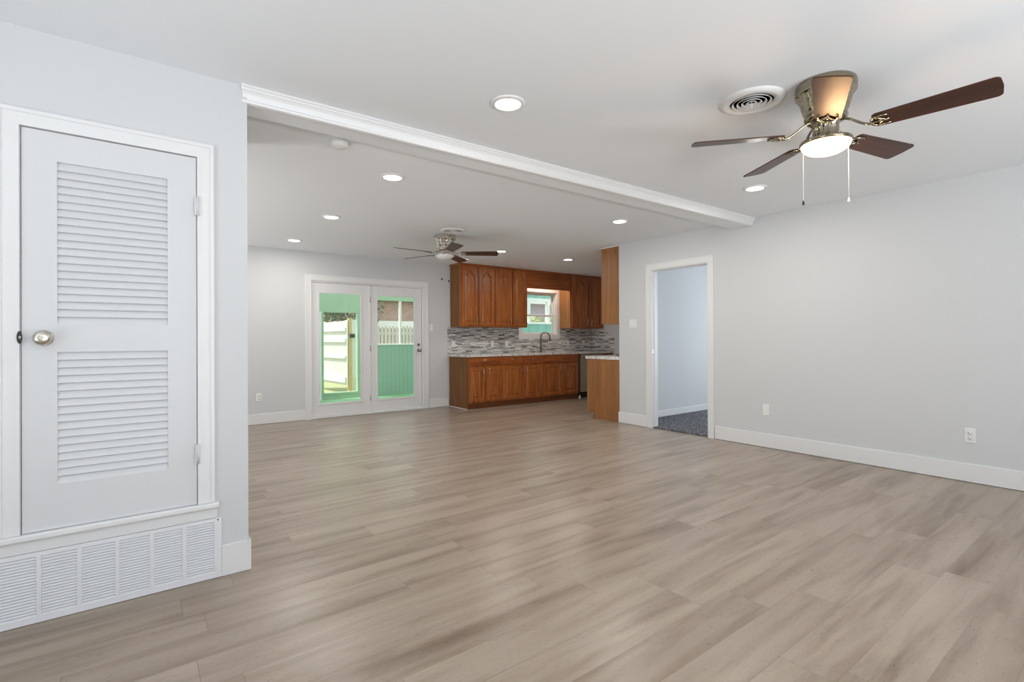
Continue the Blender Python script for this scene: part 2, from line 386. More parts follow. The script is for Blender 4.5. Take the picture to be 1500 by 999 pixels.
# shallow beam and its crown moulding
b = bmesh.new()
prism(b, [(.4375, 2.815), (XR, 2.735), (XR, 2.95), (.4375, 2.985)], 'Z', 2.362, H)
struct(link('ceiling_beam', b, M_ceil))
b = bmesh.new()
prof = [(0, 2.44), (0, 2.429), (.006, 2.425), (.008, 2.418), (.014, 2.413), (.022, 2.402), (.028, 2.388), (.0325, 2.377), (.023, 2.373), (.021, 2.366), (.024, 2.358), (.034, 2.354), (.060, 2.354), (.060, 2.44)]
A0, A1 = (.408, 2.786), (XR, 2.686)
va = [b.verts.new((A0[0]+(.010*(y/.03) if y < .033 else .0), A0[1]+y, z)) for y, z in prof]
vb = [b.verts.new((A1[0], A1[1]+y, z)) for y, z in prof]
for i in range(len(prof)):
    j = (i+1) % len(prof); b.faces.new((va[i], va[j], vb[j], vb[i]))
b.faces.new(va); b.faces.new(vb); bmesh.ops.recalc_face_normals(b, faces=b.faces[:])
S('trim_1', b, M_trim)

# ------------------------------------------------------------------ casings
def casing(bm, u0, u1, z1, w, axis, face, z0=0.0, t=.018):
    """U-shaped casing round an opening u0..u1 up to z1, width w, standing t in front of the wall face (towards minus axis)"""
    def U_(a, c, top, wa, wb):   # outer at a-wa / c+wa, inner at a-wb
        return [(a-wa, z0), (a-wb, z0), (a-wb, top+wb), (c+wb, top+wb), (c+wb, z0), (c+wa, z0), (c+wa, top+wa), (a-wa, top+wa)]
    prism(bm, U_(u0, u1, z1, w, .0), axis, face-t, face)
    prism(bm, U_(u0, u1, z1, w, w-.016), axis, face-t-.005, face-t)
    prism(bm, U_(u0, u1, z1, .012, .0), axis, face-t-.003, face-t)
far_place = lambda bm, a, b_, c, d, e, f: bx(bm, a, b_, YF-f, YF-e, c, d, bev=.002)
right_place = lambda bm, a, b_, c, d, e, f: bx(bm, XR-f, XR-e, a, b_, c, d, bev=.002)
part_place = lambda bm, a, b_, c, d, e, f: bx(bm, a, b_, YL-f, YL-e, c, d, bev=.002)
b = bmesh.new(); casing(b, DX0, DX1, DZ, .085, 'Y', YF, t=.012); S('trim_2', b, M_trim)
b = bmesh.new(); casing(b, RD0, RD1, RDZ, .070, 'X', XR, t=.010)
# jamb lining with stop
bx(b, XR-.004, XO+.004, RD1-.014, RD1-.0005, .001, RDZ-.0005); bx(b, XR-.004, XO+.004, RD0+.0005, RD0+.014, .001, RDZ-.0005); bx(b, XR-.004, XO+.004, RD0+.014, RD1-.014, RDZ-.014, RDZ-.0005)
bx(b, XR+.045, XR+.08, RD1-.026, RD1-.014, 0, RDZ-.014); bx(b, XR+.045, XR+.08, RD0+.014, RD0+.026, 0, RDZ-.014); bx(b, XR+.045, XR+.08, RD0+.026, RD1-.026, RDZ-.028, RDZ-.014)
tr3 = S('trim_3', b, M_trim)
wpart('strike_plate', box(XR+.012, XR+.038, RD1-.0165, RD1-.0135, .955, 1.015, bev=.001), M_nickel, tr3)
# closet casing, sill and apron
b = bmesh.new()
casing(b, CD0, CD1, CZ1, .068, 'Y', YL, z0=.372, t=.014)
# inner jamb
bx(b, CD1-.002, CD1+.004, YL, YL+.1, CZ0, CZ1); bx(b, CD0-.004, CD0+.002, YL, YL+.1, CZ0, CZ1)
S('trim_4', b, M_trim)
b = bmesh.new()
bx(b, CD0-.085, .307, YL-.032, YL, .345, .371, bev=.009, seg=3); bx(b, CD0-.085, .300, YL-.012, YL, .293, .347, bev=.002)
S('trim_5', b, M_trim)

# ------------------------------------------------------------------ louvred closet door
d1 = struct(empty('door_1', ((CD0+CD1)/2, YL, CZ0)))
sx0, sx1, sz0, sz1 = CD0+.005, CD1-.004, CZ0+.006, CZ1-.004
yf = YL-.004; yb_ = YL+.031
LX0, LX1 = -.277, .104
b = bmesh.new()
bx(b, sx0, LX0, yf, yb_, sz0, sz1); bx(b, LX1, sx1, yf, yb_, sz0, sz1)
for z0, z1 in ((sz0, .557), (1.110, 1.227), (1.909, sz1)): bx(b, LX0, LX1, yf, yb_, z0, z1)
wpart('door_slab', b, M_door, d1)
for z0, z1, n in ((.557, 1.110, 17), (1.227, 1.909, 21)):
    b = bmesh.new(); p = (z1-z0)/n
    for i in range(n):
        zc = z0+(i+.5)*p
        prism(b, [(yf+.002, zc-p*.50), (yf+.006, zc-p*.56), (yf+.019, zc+p*.50), (yf+.014, zc+p*.54)], 'X', LX0-.002, LX1+.002)
    wpart('louver_panel', b, M_door, d1)
b = bmesh.new()
lathe(b, [(.0, 0), (.031, 0), (.032, .004), (.028, .009), (.013, .011), (.0115, .03), (.017, .036), (.0265, .043), (.0305, .052), (.029, .060), (.022, .066), (.010, .0685), (0, .0687)], 40)
bmesh.ops.rotate(b, cent=(0, 0, 0), matrix=Matrix.Rotation(PI/2, 3, 'X'), verts=b.verts[:])
bmesh.ops.translate(b, vec=(-.318, yf, 1.169), verts=b.verts[:])
k = wpart('door_knob', b, M_nickel, d1); k['label'] = 'round brushed metal knob'
b = bmesh.new(); lathe(b, [(0, 0), (.030, 0), (.030, .003), (0, .003)], 32)
bmesh.ops.rotate(b, cent=(0, 0, 0), matrix=Matrix.Rotation(PI/2, 3, 'X'), verts=b.verts[:])
bmesh.ops.scale(b, vec=(.28, 1, .85), verts=b.verts[:])
bmesh.ops.translate(b, vec=(CD0+.0015, YL-.0205, 1.172), verts=b.verts[:])
sp_ = wpart('strike_plate', b, M_slot, d1)
wpart('latch_bolt', box(CD0-.001, CD0+.007, YL-.027, YL-.004, 1.166, 1.178, bev=.002), M_nickel, sp_)
for zc in (1.797, .616):
    b = bmesh.new(); tube(b, [(CD1-.0005, YL-.024, zc-.045), (CD1-.0005, YL-.024, zc+.045)], .0055); bx(b, CD1-.012, CD1+.010, YL-.0235, YL-.003, zc-.044, zc+.044)
    wpart('hinge', b, M_door, d1)
S('floor_closet', box(CD0-.1, .327, YL+.11, 3.62, .30, .34), M_wall)

# return air grille
g = tag(empty('return_air_grille', (-.084, YL, 0)), 'wide white return air grille of fine louvers under the closet door', 'air grille')
gx0, gx1, gz1 = -.486, .3175, .292
cells = [(-.453, -.342), (-.327, -.216), (-.201, -.089), (-.075, .034), (.050, .158), (.174, .286)]
gy0, gy1 = YL-.014, YL
b = bmesh.new()
xs = [gx0]+[c for ab in cells for c in ab]+[gx1]
for i in range(0, len(xs), 2): bx(b, xs[i], xs[i+1], gy0, gy1, .003, gz1)
for a, c in cells: bx(b, a, c, gy0, gy1, .003, .030); bx(b, a, c, gy0, gy1, .274, gz1)
wpart('grille_frame', b, M_grille, g)
for a, c in cells:
    b = bmesh.new(); n = 20; p = .244/n
    for i in range(n):
        zc = .030+(i+.5)*p
        prism(b, [(gy0+.001, zc-p*.45), (gy0+.002, zc-p*.55), (gy0+.0135, zc+p*.48), (gy0+.0120, zc+p*.55)], 'X', a, c)
    wpart('louver_bank', b, M_grille, g)
for px_, pz in ((-.478, .02), (.302, .283)):
    b = bmesh.new(); lathe(b, [(0, 0), (.0035, 0), (.003, .002), (0, .0022)], 12); bmesh.ops.rotate(b, cent=(0, 0, 0), matrix=Matrix.Rotation(PI/2, 3, 'X'), verts=b.verts[:]); bmesh.ops.translate(b, vec=(px_, gy0, pz), verts=b.verts[:])
    wpart('screw', b, M_slot, g)

# ------------------------------------------------------------------ patio doors
dd = struct(empty('door_2', ((DX0+DX1)/2, YF, 0)))
b = bmesh.new()
bx(b, DX0, DX0+.022, YF+.002, Y2, .024, DZ-.001); bx(b, DX1-.022, DX1, YF+.002, Y2, .024, DZ-.001); bx(b, DX0+.022, DX1-.022, YF+.002, Y2, DZ-.022, DZ-.001); bx(b, DX0, DX1, YF-.012, Y2+.03, .001, .024, bev=.004)
wpart('door_frame', b, M_trim, dd)
def leaf(x0, x1, g0, g1, yo, z0):
    b = bmesh.new(); ya, yb2 = YF+yo, YF+yo+.044; zt = DZ-.026; gz0, gz1 = .213, 1.848
    bx(b, x0, g0, ya, yb2, z0, zt, bev=.002); bx(b, g1, x1, ya, yb2, z0, zt, bev=.002); bx(b, g0, g1, ya, yb2, z0, gz0, bev=.001); bx(b, g0, g1, ya, yb2, gz1, zt, bev=.001)
    lf = wpart('door_leaf', b, M_trim, dd)
    b = bmesh.new()
    for a in ((g0-.022, g0+.004, gz0-.022, gz1+.022), (g1-.004, g1+.022, gz0-.022, gz1+.022), (g0, g1, gz0-.022, gz0+.004), (g0, g1, gz1-.004, gz1+.022)):
        bx(b, a[0], a[1], ya-.008, ya, a[2], a[3], bev=.003)
    wpart('glazing_bead', b, M_trim, lf)
    wpart('pane', box(g0, g1, ya+.018, ya+.024, gz0, gz1), M_glass, lf)
    return lf
l1 = leaf(DX0+.024, 2.872, 2.110, 2.733, .016, .026)
l2 = leaf(2.880, DX1-.028, 2.998, 3.638, .016, .034)
wpart('astragal', box(2.862, 2.890, YF+.004, YF+.016, .026, DZ-.026, bev=.003), M_trim, dd)
for zc, r in ((.976, .027), (1.066, .023)):
    b = bmesh.new()
    prof = [(0, 0), (r, 0), (r, .006), (.012, .010), (.011, .03), (.02, .036), (.027, .046), (.026, .056), (.014, .064), (0, .065)] if zc < 1 else [(0, 0), (r, 0), (r, .008), (.018, .016), (0, .017)]
    lathe(b, prof, 28); bmesh.ops.rotate(b, cent=(0, 0, 0), matrix=Matrix.Rotation(PI/2, 3, 'X'), verts=b.verts[:])
    bmesh.ops.translate(b, vec=(3.708, YF+.016, zc), verts=b.verts[:])
    if zc > 1: bx(b, 3.704, 3.712, YF-.012, YF, zc-.014, zc+.014, bev=.002)
    wpart('door_knob' if zc < 1 else 'deadbolt', b, M_gun, dd)
for zc in (.25, 1.02, 1.78):
    b = bmesh.new(); tube(b, [(2.876, YF+.001, zc-.045), (2.876, YF+.001, zc+.045)], .006); wpart('hinge', b, M_nickel, dd)

# ------------------------------------------------------------------ kitchen window
w1 = struct(empty('window_1', ((WX0+WX1)/2, YF, WZ0)))
b = bmesh.new(); cw = .078
bx(b, WX0-cw, WX0, YF-.018, YF, WZ0-cw, WZ1+cw, bev=.003); bx(b, WX1, WX1+cw, YF-.018, YF, WZ0-cw, WZ1+cw, bev=.003)
bx(b, WX0, WX1, YF-.018, YF, WZ1, WZ1+cw, bev=.003); bx(b, WX0, WX1, YF-.018, YF, WZ0-cw, WZ0, bev=.003)
wpart('window_casing', b, M_trim, w1)
b = bmesh.new()
bx(b, WX0+.001, WX0+.02, YF-.001, Y2, WZ0+.001, WZ1-.001); bx(b, WX1-.02, WX1-.001, YF-.001, Y2, WZ0+.001, WZ1-.001); bx(b, WX0+.02, WX1-.02, YF-.001, Y2, WZ1-.02, WZ1-.001); bx(b, WX0+.02, WX1-.02, YF-.001, Y2, WZ0+.001, WZ0+.02)
wpart('window_frame', b, M_trim, w1)
for y0, z0, z1 in ((YF+.055, WZ0+.02, 1.635), (YF+.085, 1.60, WZ1-.02)):
    b = bmesh.new(); x0, x1, s = WX0+.02, WX1-.02, .038
    bx(b, x0, x0+s, y0, y0+.028, z0, z1, bev=.003); bx(b, x1-s, x1, y0, y0+.028, z0, z1, bev=.003); bx(b, x0+s, x1-s, y0, y0+.028, z0, z0+s, bev=.003); bx(b, x0+s, x1-s, y0, y0+.028, z1-s*.8, z1, bev=.003)
    sh = wpart('sash', b, M_trim, w1)
    wpart('pane', box(x0+s, x1-s, y0+.012, y0+.016, z0+s, z1-s*.8), M_glass, sh)

# ------------------------------------------------------------------ kitchen cabinets
YBF = 6.93        # base cabinet front face
YUF = 7.20        # wall cabinet front face
YBK = YF-.012     # cabinet back, in front of the tile
def raised_door(x0, x1, z0, z1, yface, arch=False, st=.058, t=.019):
    """frame-and-raised-panel door, front at yface-t"""
    b = bmesh.new(); ya, yb2 = yface-t, yface-.001
    bx(b, x0, x0+st, ya, yb2, z0, z1, bev=.003); bx(b, x1-st, x1, ya, yb2, z0, z1, bev=.003); bx(b, x0+st-.001, x1-st+.001, ya, yb2, z0, z0+st, bev=.003)
    A = .075 if arch else 0; n = 18 if arch else 1
    xa, xb = x0+st, x1-st; zr = z1-st-A if arch else z1-st
    def top(t_): # t in -1..1
        if not arch: return zr
        return zr+(A*.5*(1+math.cos(PI*min(1, abs(t_)/.82))) if abs(t_) < .82 else 0)
    low = [(xa+(xb-xa)*i/n, top(-1+2*i/n)) for i in range(n+1)]
    prism(b, low+[(xb+.001, z1-.002), (xa-.001, z1-.002)], 'Y', ya, yb2)
    # raised panel
    out = [(xa-.002, z0+st-.002), (xb+.002, z0+st-.002)]+[(x, z+.002) for x, z in reversed(low)]
    cx, cz = (xa+xb)/2, (z0+st+zr)/2; ins = .034
    fx = 1-2*ins/(xb-xa); fz = 1-2*ins/(zr-z0-st)
    inn = [(cx+(x-cx)*fx, cz+(z-cz)*fz) for x, z in out]
    V0 = [b.verts.new((x, ya+.013, z)) for x, z in out]; V1 = [b.verts.new((x, ya+.002, z)) for x, z in inn]
    m_ = len(out); fs = []
    for i in range(m_): fs.append(b.faces.new((V0[i], V0[(i+1) % m_], V1[(i+1) % m_], V1[i])))
    fs.append(b.faces.new(V1)); bmesh.ops.recalc_face_normals(b, faces=fs)
    if fs[-1].normal.y > 0: bmesh.ops.reverse_faces(b, faces=fs)
    return b
def bar_handle(x, z, yface, length=.135, vertical=True):
    b = bmesh.new(); h = length/2; r = .0055; y = yface-.030
    if vertical:
        tube(b, [(x, y, z-h), (x, y, z+h)], r)
        for s in (-.36, .36): tube(b, [(x, y, z+length*s), (x, yface, z+length*s)], .004)
    else:
        tube(b, [(x-h, y, z), (x+h, y, z)], r)
        for s in (-.36, .36): tube(b, [(x+length*s, y, z), (x+length*s, yface, z)], .004)
    return b
def drawer_front(x0, x1, z0, z1, yface):
    b = bmesh.new(); bx(b, x0, x1, yface-.019, yface-.001, z0, z1, bev=.005, seg=2); bx(b, x0+.03, x1-.03, yface-.0225, yface-.019, z0+.028, z1-.028, bev=.003); return b
def base_cabinet(x0, x1, label, doors, drawers, side=False):
    c = tag(empty('base_cabinet', ((x0+x1)/2, (YBF+YBK)/2, 0)), label, 'cabinet', 'base cabinets under the sink counter')
    b = bmesh.new()
    # carcass: floor, sides, back and face frame
    bx(b, x0, x0+.018, YBF+.02, YBK, .10, .857); bx(b, x1-.018, x1, YBF+.02, YBK, .10, .857); bx(b, x0+.018, x1-.018, YBK-.012, YBK, .10, .857); bx(b, x0+.018, x1-.018, YBF+.02, YBK-.012, .10, .118)
    wpart('carcass', b, M_side, c)
    b = bmesh.new()
    bx(b, x0, x0+.035, YBF, YBF+.02, .095, .857); bx(b, x1-.035, x1, YBF, YBF+.02, .095, .857)
    bx(b, x0+.035, x1-.035, YBF, YBF+.02, .095, .14); bx(b, x0+.035, x1-.035, YBF, YBF+.02, .69, .72); bx(b, x0+.035, x1-.035, YBF, YBF+.02, .83, .857)
    m_ = (x0+x1)/2; bx(b, m_-.03, m_+.03, YBF, YBF+.02, .14, .69)
    if len(drawers) > 1: bx(b, m_-.03, m_+.03, YBF, YBF+.02, .72, .83)
    bx(b, x0+.035, x1-.035, YBF+.018, YBF+.02, .13, .84)
    wpart('face_frame', b, M_oak, c)
    wpart('toe_kick', box(x0, x1, YBF+.022, YBF+.036, .001, .10), M_toe, c)
    if side: 
        s_ = wpart('side_panel', box(x0-.014, x0, YBF-.001, YBK, .001, .857, bev=.001), M_side, c); s_['label'] = 'darker plain side panel'
        wpart('shoe_moulding', box(x0-.022, x0-.014, YBF+.004, YBK, .001, .012, bev=.002), M_trim, c)
    for a, e, hx in doors:
        d = wpart('door', raised_door(a, e, .122, .690, YBF), M_oak, c)
        if hx: wpart('handle', bar_handle(hx, .597, YBF-.019), M_nickel, d)
    for a, e, hh in drawers:
        d = wpart('drawer' if hh else 'false_front', drawer_front(a, e, .722, .850, YBF), M_oakh, c)
        if hh: wpart('handle', bar_handle((a+e)/2, .800, YBF-.0225, .125, False), M_nickel, d)
    return c
base_cabinet(4.290, 4.955, 'oak base cabinet at the open left end, one wide drawer over two doors', [(4.300, 4.612, 4.562), (4.638, 4.928, 4.684)], [(4.300, 4.928, True)], True)
base_cabinet(4.955, 5.890, 'middle oak base cabinet with two small drawers over two doors', [(4.985, 5.402, 5.366), (5.440, 5.866, 5.489)], [(4.985, 5.402, True), (5.440, 5.866, True)])
base_cabinet(5.890, 6.790, 'oak sink base cabinet below the faucet, beside the dishwasher', [(5.905, 6.322, 6.290), (6.348, 6.756, 6.408)], [(5.905, 6.322, False), (6.348, 6.756, False)])
b_ = tag(empty('base_cabinet', (7.60, (YBF+YBK)/2, 0)), 'oak base cabinet at the hidden right end beyond the dishwasher', 'cabinet')
wpart('carcass', box(7.435, 7.785, YBF, YBK, .10, .857), M_side, b_); wpart('toe_kick', box(7.435, 7.785, YBF+.05, YBF+.064, .001, .10), M_toe, b_)
wpart('door', raised_door(7.45, 7.77, .122, .69, YBF), M_oak, b_)
# dishwasher
dw = tag(empty('dishwasher', (7.11, 7.2, 0)), 'stainless dishwasher between the sink cabinet and the near end panel', 'dishwasher')
wpart('tub', box(6.800, 7.425, YBF+.03, YBK-.03, .02, .852), M_dark, dw)
wpart('door', box(6.836, 7.42, YBF-.028, YBF+.03, .118, .845, bev=.006, seg=2), M_steel, dw)
wpart('handle', tube(tube(tube(bmesh.new(), [(6.88, YBF-.07, .79), (7.37, YBF-.07, .79)], .010), [(6.90, YBF-.07, .79), (6.90, YBF-.02, .79)], .008), [(7.35, YBF-.07, .79), (7.35, YBF-.02, .79)], .008), M_steel, dw)
wpart('toe_plate', box(6.815, 7.42, YBF+.012, YBF+.03, .008, .112), M_dark, dw)
b = bmesh.new(); lathe(b, [(0, 0), (.022, 0), (.022, .03), (.010, .034), (.010, .06), (0, .06)], 20); bmesh.ops.translate(b, vec=(6.812, YBF-.012, .002), verts=b.verts[:])
wpart('foot', b, M_plate, dw)

def wall_cabinet(x0, x1, label, doors, arch=True, left=True):
    z0, z1 = 1.365, 2.438
    c = tag(empty('wall_cabinet', ((x0+x1)/2, (YUF+YBK)/2, z0)), label, 'cabinet', 'wall cabinets beside the kitchen window')
    b = bmesh.new()
    bx(b, x0, x0+.016, YUF+.02, YBK, z0, z1-.02); bx(b, x1-.016, x1, YUF+.02, YBK, z0, z1-.02); bx(b, x0+.016, x1-.016, YUF+.02, YBK, z0, z0+.016); bx(b, x0+.016, x1-.016, YBK-.012, YBK, z0+.016, z1-.02); bx(b, x0+.016, x1-.016, YUF+.02, YBK-.012, z1-.05, z1-.02)
    wpart('carcass', b, M_side if left else M_ply, c)
    b = bmesh.new()
    bx(b, x0, x0+.042, YUF, YUF+.02, z0, z1-.02); bx(b, x1-.03, x1, YUF, YUF+.02, z0, z1-.02); bx(b, x0+.042, x1-.03, YUF, YUF+.02, z0, z0+.045); bx(b, x0+.042, x1-.03, YUF, YUF+.02, z1-.06, z1-.02)
    bx(b, x0+.03, x1-.03, YUF+.016, YUF+.02, z0+.04, z1-.05)
    wpart('face_frame', b, M_oak, c)
    for a, e, hx in doors:
        d = wpart('door', raised_door(a, e, 1.388, 2.386, YUF, arch), M_oak, c)
        wpart('handle', bar_handle(hx, 1.480, YUF-.019, .13), M_nickel, d)
    # small moulding against the ceiling
    b = bmesh.new(); pr = [(YUF, 2.410), (YUF-.008, 2.412), (YUF-.02, 2.430), (YUF-.022, 2.4385), (YUF+.02, 2.4385), (YUF+.02, 2.410)]
    xl = x0-(.022 if left == 'end' else 0)
    prism(b, pr, 'X', xl, x1)
    if left == 'end': prism(b, [(x0, 2.410), (x0-.008, 2.412), (x0-.02, 2.430), (x0-.022, 2.4385), (x0+.01, 2.4385), (x0+.01, 2.410)], 'Y', YUF-.02, YBK)
    wpart('crown', b, M_oakh, c)
    return c
wall_cabinet(4.300, 5.008, 'oak wall cabinet at the open left end with two arched doors', [(4.337, 4.660, 4.612), (4.678, 4.998, 4.722)], True, 'end')
wall_cabinet(5.008, 5.745, 'oak wall cabinet with two arched doors just left of the kitchen window', [(5.024, 5.393, 5.342), (5.416, 5.735, 5.466)], True, True)
wc = wall_cabinet(6.835, 7.785, 'oak wall cabinet with two doors right of the kitchen window', [(6.868, 7.325, 7.280), (7.348, 7.760, 7.398)], True, False)
# valance over the window
v_ = tag(empty('window_valance', (6.29, YUF+.02, 2.10)), 'horizontal oak board bridging the wall cabinets above the kitchen window', 'valance')
wpart('board', box(5.746, 6.834, YUF+.001, YUF+.021, 2.100, 2.418, bev=.002), M_oakh, v_)
wpart('crown', prism(bmesh.new(), [(YUF, 2.418), (YUF-.008, 2.42), (YUF-.02, 2.432), (YUF-.022, 2.4385), (YUF+.02, 2.4385), (YUF+.02, 2.418)], 'X', 5.746, 6.834), M_oakh, v_)
wpart('lamp_tube', box(5.96, 6.66, 7.315, 7.345, 2.406, 2.436, bev=.008), M_lens, v_)
light('sink_lamp', 'AREA', 5.5, (.02, .11, .30), (0, 0, -1), (1, .86, .66), .7, .06, parent=v_)
# far countertop, tile, sink and faucet
ct = tag(link('countertop', box(4.245, 7.785, 6.898, YF-.012, .858, .898, bev=.006, seg=2), M_granite), 'speckled white granite countertop along the far kitchen wall', 'countertop')
b = bmesh.new()
TX0 = 4.247
YQ = YF-.001
bx(b, TX0, WX0-cw-.001, YF-.010, YQ, .899, 1.363); bx(b, WX0-cw-.001, WX1+cw+.001, YF-.010, YQ, .899, WZ0-cw-.001); bx(b, WX1+cw+.001, XK-.010, YF-.010, YQ, .899, 1.363)
prism(b, [(YF-.010, .899), (6.90, .899), (6.90, 1.165), (7.10, 1.28), (7.20, 1.363), (YF-.010, 1.363)], 'X', XK-.010, XK-.001)
tag(link('backsplash', b, M_mosaic), 'grey and white linear mosaic tile backsplash above the far counter', 'backsplash')
fx, fy, fz = 6.262, 7.42, .8985
f_ = tag(empty('faucet', (fx, fy, fz)), 'brushed metal gooseneck faucet standing on the far counter under the window', 'faucet')
b = bmesh.new(); lathe(b, [(0, 0), (.028, 0), (.028, .008), (.020, .014), (.018, .10), (.0145, .105), (.0145, .12)], 24)
pts = [(0, 0, .10), (0, 0, .28)]
dx, dy = .78, -.62
for i in range(0, 15):
    a = PI*i/14; q = .085-.085*math.cos(a); pts.append((q*dx, q*dy, .295+.085*math.sin(a)))
tube(b, pts, .0145, 14); link('spout', b, M_gun, f_)
q = .17
b = bmesh.new(); tube(b, [(q*dx, q*dy, .297), (q*dx*1.01, q*dy*1.01, .26), (q*dx*1.03, q*dy*1.03, .225)], [.014, .017, .020], 14); link('spray_head', b, M_gun, f_)
b = bmesh.new(); tube(b, [(.015, -.01, .075), (.06, -.03, .085), (.12, -.05, .075)], [.009, .007, .005], 10); link('lever', b, M_gun, f_)

# near run: end panels flush with the right wall
nb = tag(empty('base_cabinet', (6.3, 4.9, 0)), 'near oak base cabinet showing its tall plain end panel by the wall corner', 'cabinet')
X0 = XR-.002
b = bmesh.new(); prism(b, [(YE+.003, .001), (5.062, .001), (5.062, .088), (5.185, .088), (5.185, .857), (YE+.003, .857)], 'X', X0, X0+.016)
wpart('end_panel', b, M_ply, nb)
b = bmesh.new(); bx(b, X0+.016, 7.78, YE+.003, 5.18, .088, .857); wpart('carcass', b, M_oak, nb)
wpart('toe_kick', box(X0+.016, 7.78, 5.03, 5.05, .001, .088), M_toe, nb)
wpart('face_edge', box(X0-.0005, X0+.02, 5.185, 5.204, .095, .85, bev=.003), M_ply, nb)
tag(link('countertop', box(XR-.012, 7.785, YE+.003, 5.225, .858, .902, bev=.006, seg=2), M_granite), 'short granite countertop end on the near kitchen base cabinet', 'countertop')
ck = tag(empty('cooktop', (6.15, 4.9, .9025)), 'dark cooktop edge on the near counter beside the wall corner', 'cooktop')
wpart('glass_top', box(5.80, 6.5, 4.68, 5.12, .9025, .912, bev=.003), M_dark, ck)
for gx in (5.97, 6.32): 
    b = bmesh.new()
    for gy in (4.76, 4.90, 5.04): bx(b, gx-.14, gx+.14, gy-.006, gy+.006, .925, .934)
    for qx in (gx-.13, gx, gx+.13): bx(b, qx-.006, qx+.006, 4.72, 5.08, .925, .934); bx(b, qx-.006, qx+.006, 4.72, 4.732, .912, .926); bx(b, qx-.006, qx+.006, 5.068, 5.08, .912, .926)
    wpart('grate', b, M_dark, ck)
nu = tag(empty('wall_cabinet', (6.3, 4.75, 1.352)), 'near oak wall cabinet end panel hanging above the short counter', 'cabinet')
wpart('end_panel', box(X0, X0+.016, YE+.003, 4.892, 1.355, 2.437, bev=.001), M_ply, nu)
wpart('carcass', box(X0+.016, 7.78, YE+.003, 4.885, 1.358, 2.437), M_oak, nu)
wpart('face_edge', box(X0-.0005, X0+.018, 4.892, 4.910, 1.362, 2.43, bev=.003), M_ply, nu)
b = bmesh.new(); prism(b, [(X0-.001, 2.425), (X0-.012, 2.430), (X0-.018, 2.4385), (X0, 2.4385)], 'Y', YE+.003, 4.93); wpart('crown', b, M_trim, nu)

# ------------------------------------------------------------------ plates
def plate_proto(kind):
    """built in its own frame, face towards -Y, centre at the origin"""
    names = {'outlet': 'wall_outlet', 'switch': 'light_switch', 'blank': 'wall_outlet', 'wide': 'light_switch'}
    o = empty(names[kind])
    w = .116 if kind == 'wide' else .070
    link('cover_plate', box(-w/2, w/2, -.006, 0, -.057, .057, bev=.003, seg=2), M_plate, o)
    if kind == 'outlet':
        for s in (-1, 1):
            b = bmesh.new(); lathe(b, [(0, 0), (.0165, 0), (.0165, .002), (0, .002)], 24); bmesh.ops.rotate(b, cent=(0, 0, 0), matrix=Matrix.Rotation(PI/2, 3, 'X'), verts=b.verts[:]); bmesh.ops.translate(b, vec=(0, -.006, s*.0195), verts=b.verts[:])
            r_ = link('receptacle', b, M_plate, o)
            b = bmesh.new()
            for q in (-.0062, .0062): bx(b, q-.0013, q+.0013, -.0088, -.0078, s*.0195+.001, s*.0195+.010)
            lathe(b, [(0, 0), (.0026, 0), (.0026, .0008), (0, .0008)], 12, (0, 0, 0))
            for v in [v for v in b.verts if abs(v.co.z) < .0009 and v.co.length < .004]: v.co = Vector((v.co.x, -.0082-v.co.z*.5, s*.0195-.0075+v.co.y))
            link('slots', b, M_slot, r_)
        b = bmesh.new(); tube(b, [(0, -.0075, 0), (0, -.005, 0)], .003); link('screw', b, M_plate, o)
    elif kind == 'wide':
        for q in (-.023, .023): link('rocker', box(q-.0165, q+.0165, -.010, -.005, -.033, .033, bev=.003), M_plate, o)
    else:
        link('rocker', box(-.0165, .0165, -.0085, -.005, -.033, .033, bev=.002), M_plate, o)
    return o
def put(o, loc, rz, label, cat, group=None):
    o.location = loc; o.rotation_euler = (0, 0, rz); tag(o, label, cat, group); return o
P_out = plate_proto('outlet'); 
put(P_out, (XR, .980, .371), -PI/2, 'white wall outlet low on right wall nearest the camera', 'outlet', 'wall outlets')
put(plate_proto('blank'), (XR, 2.585, .398), -PI/2, 'white blank-looking wall plate low on right wall between doorway and near outlet', 'outlet', 'wall outlets')
put(dup(P_out), (1.301, YF, .373), 0, 'white wall outlet low on the far wall left of patio doors', 'outlet', 'wall outlets')
put(plate_proto('wide'), (XR, 4.343, 1.352), -PI/2, 'wide white light switch plate between kitchen end cabinet and doorway', 'switch')
P_sw = plate_proto('switch')
put(P_sw, (3.932, YF, 1.352), 0, 'white light switch plate just right of the patio doors', 'switch')
YT = YF-.0105
P_b = None
for i, (x, z, lab) in enumerate(((4.357, 1.078, 'white wall plate on mosaic tile at its far left edge'), (5.177, 1.076, 'white wall plate on mosaic tile, second from the left edge'), (5.503, 1.074, 'white wall plate on mosaic tile just left of the window'), (7.075, 1.070, 'white wall plate on mosaic tile just right of the faucet'), (7.520, 1.070, 'white wall plate on mosaic tile farthest right'))):
    o = dup(P_sw); o.name = 'wall_plate'; put(o, (x, YT, z), 0, lab, 'wall plate', 'backsplash wall plates')
for x, z, lab in ((4.142, 2.186, 'small dark wall grommet left of the kitchen wall cabinets, outer one'), (4.278, 2.160, 'small dark wall grommet right against the wall cabinet side')):
    b = bmesh.new(); lathe(b, [(0, 0), (.016, 0), (.016, .004), (.008, .008), (0, .008)], 20); bmesh.ops.rotate(b, cent=(0, 0, 0), matrix=Matrix.Rotation(PI/2, 3, 'X'), verts=b.verts[:]); bmesh.ops.translate(b, vec=(x, YF, z), verts=b.verts[:])
    tag(link('wall_grommet', b, M_slot, origin=(x, YF, z)), lab, 'grommet', 'wall grommets')

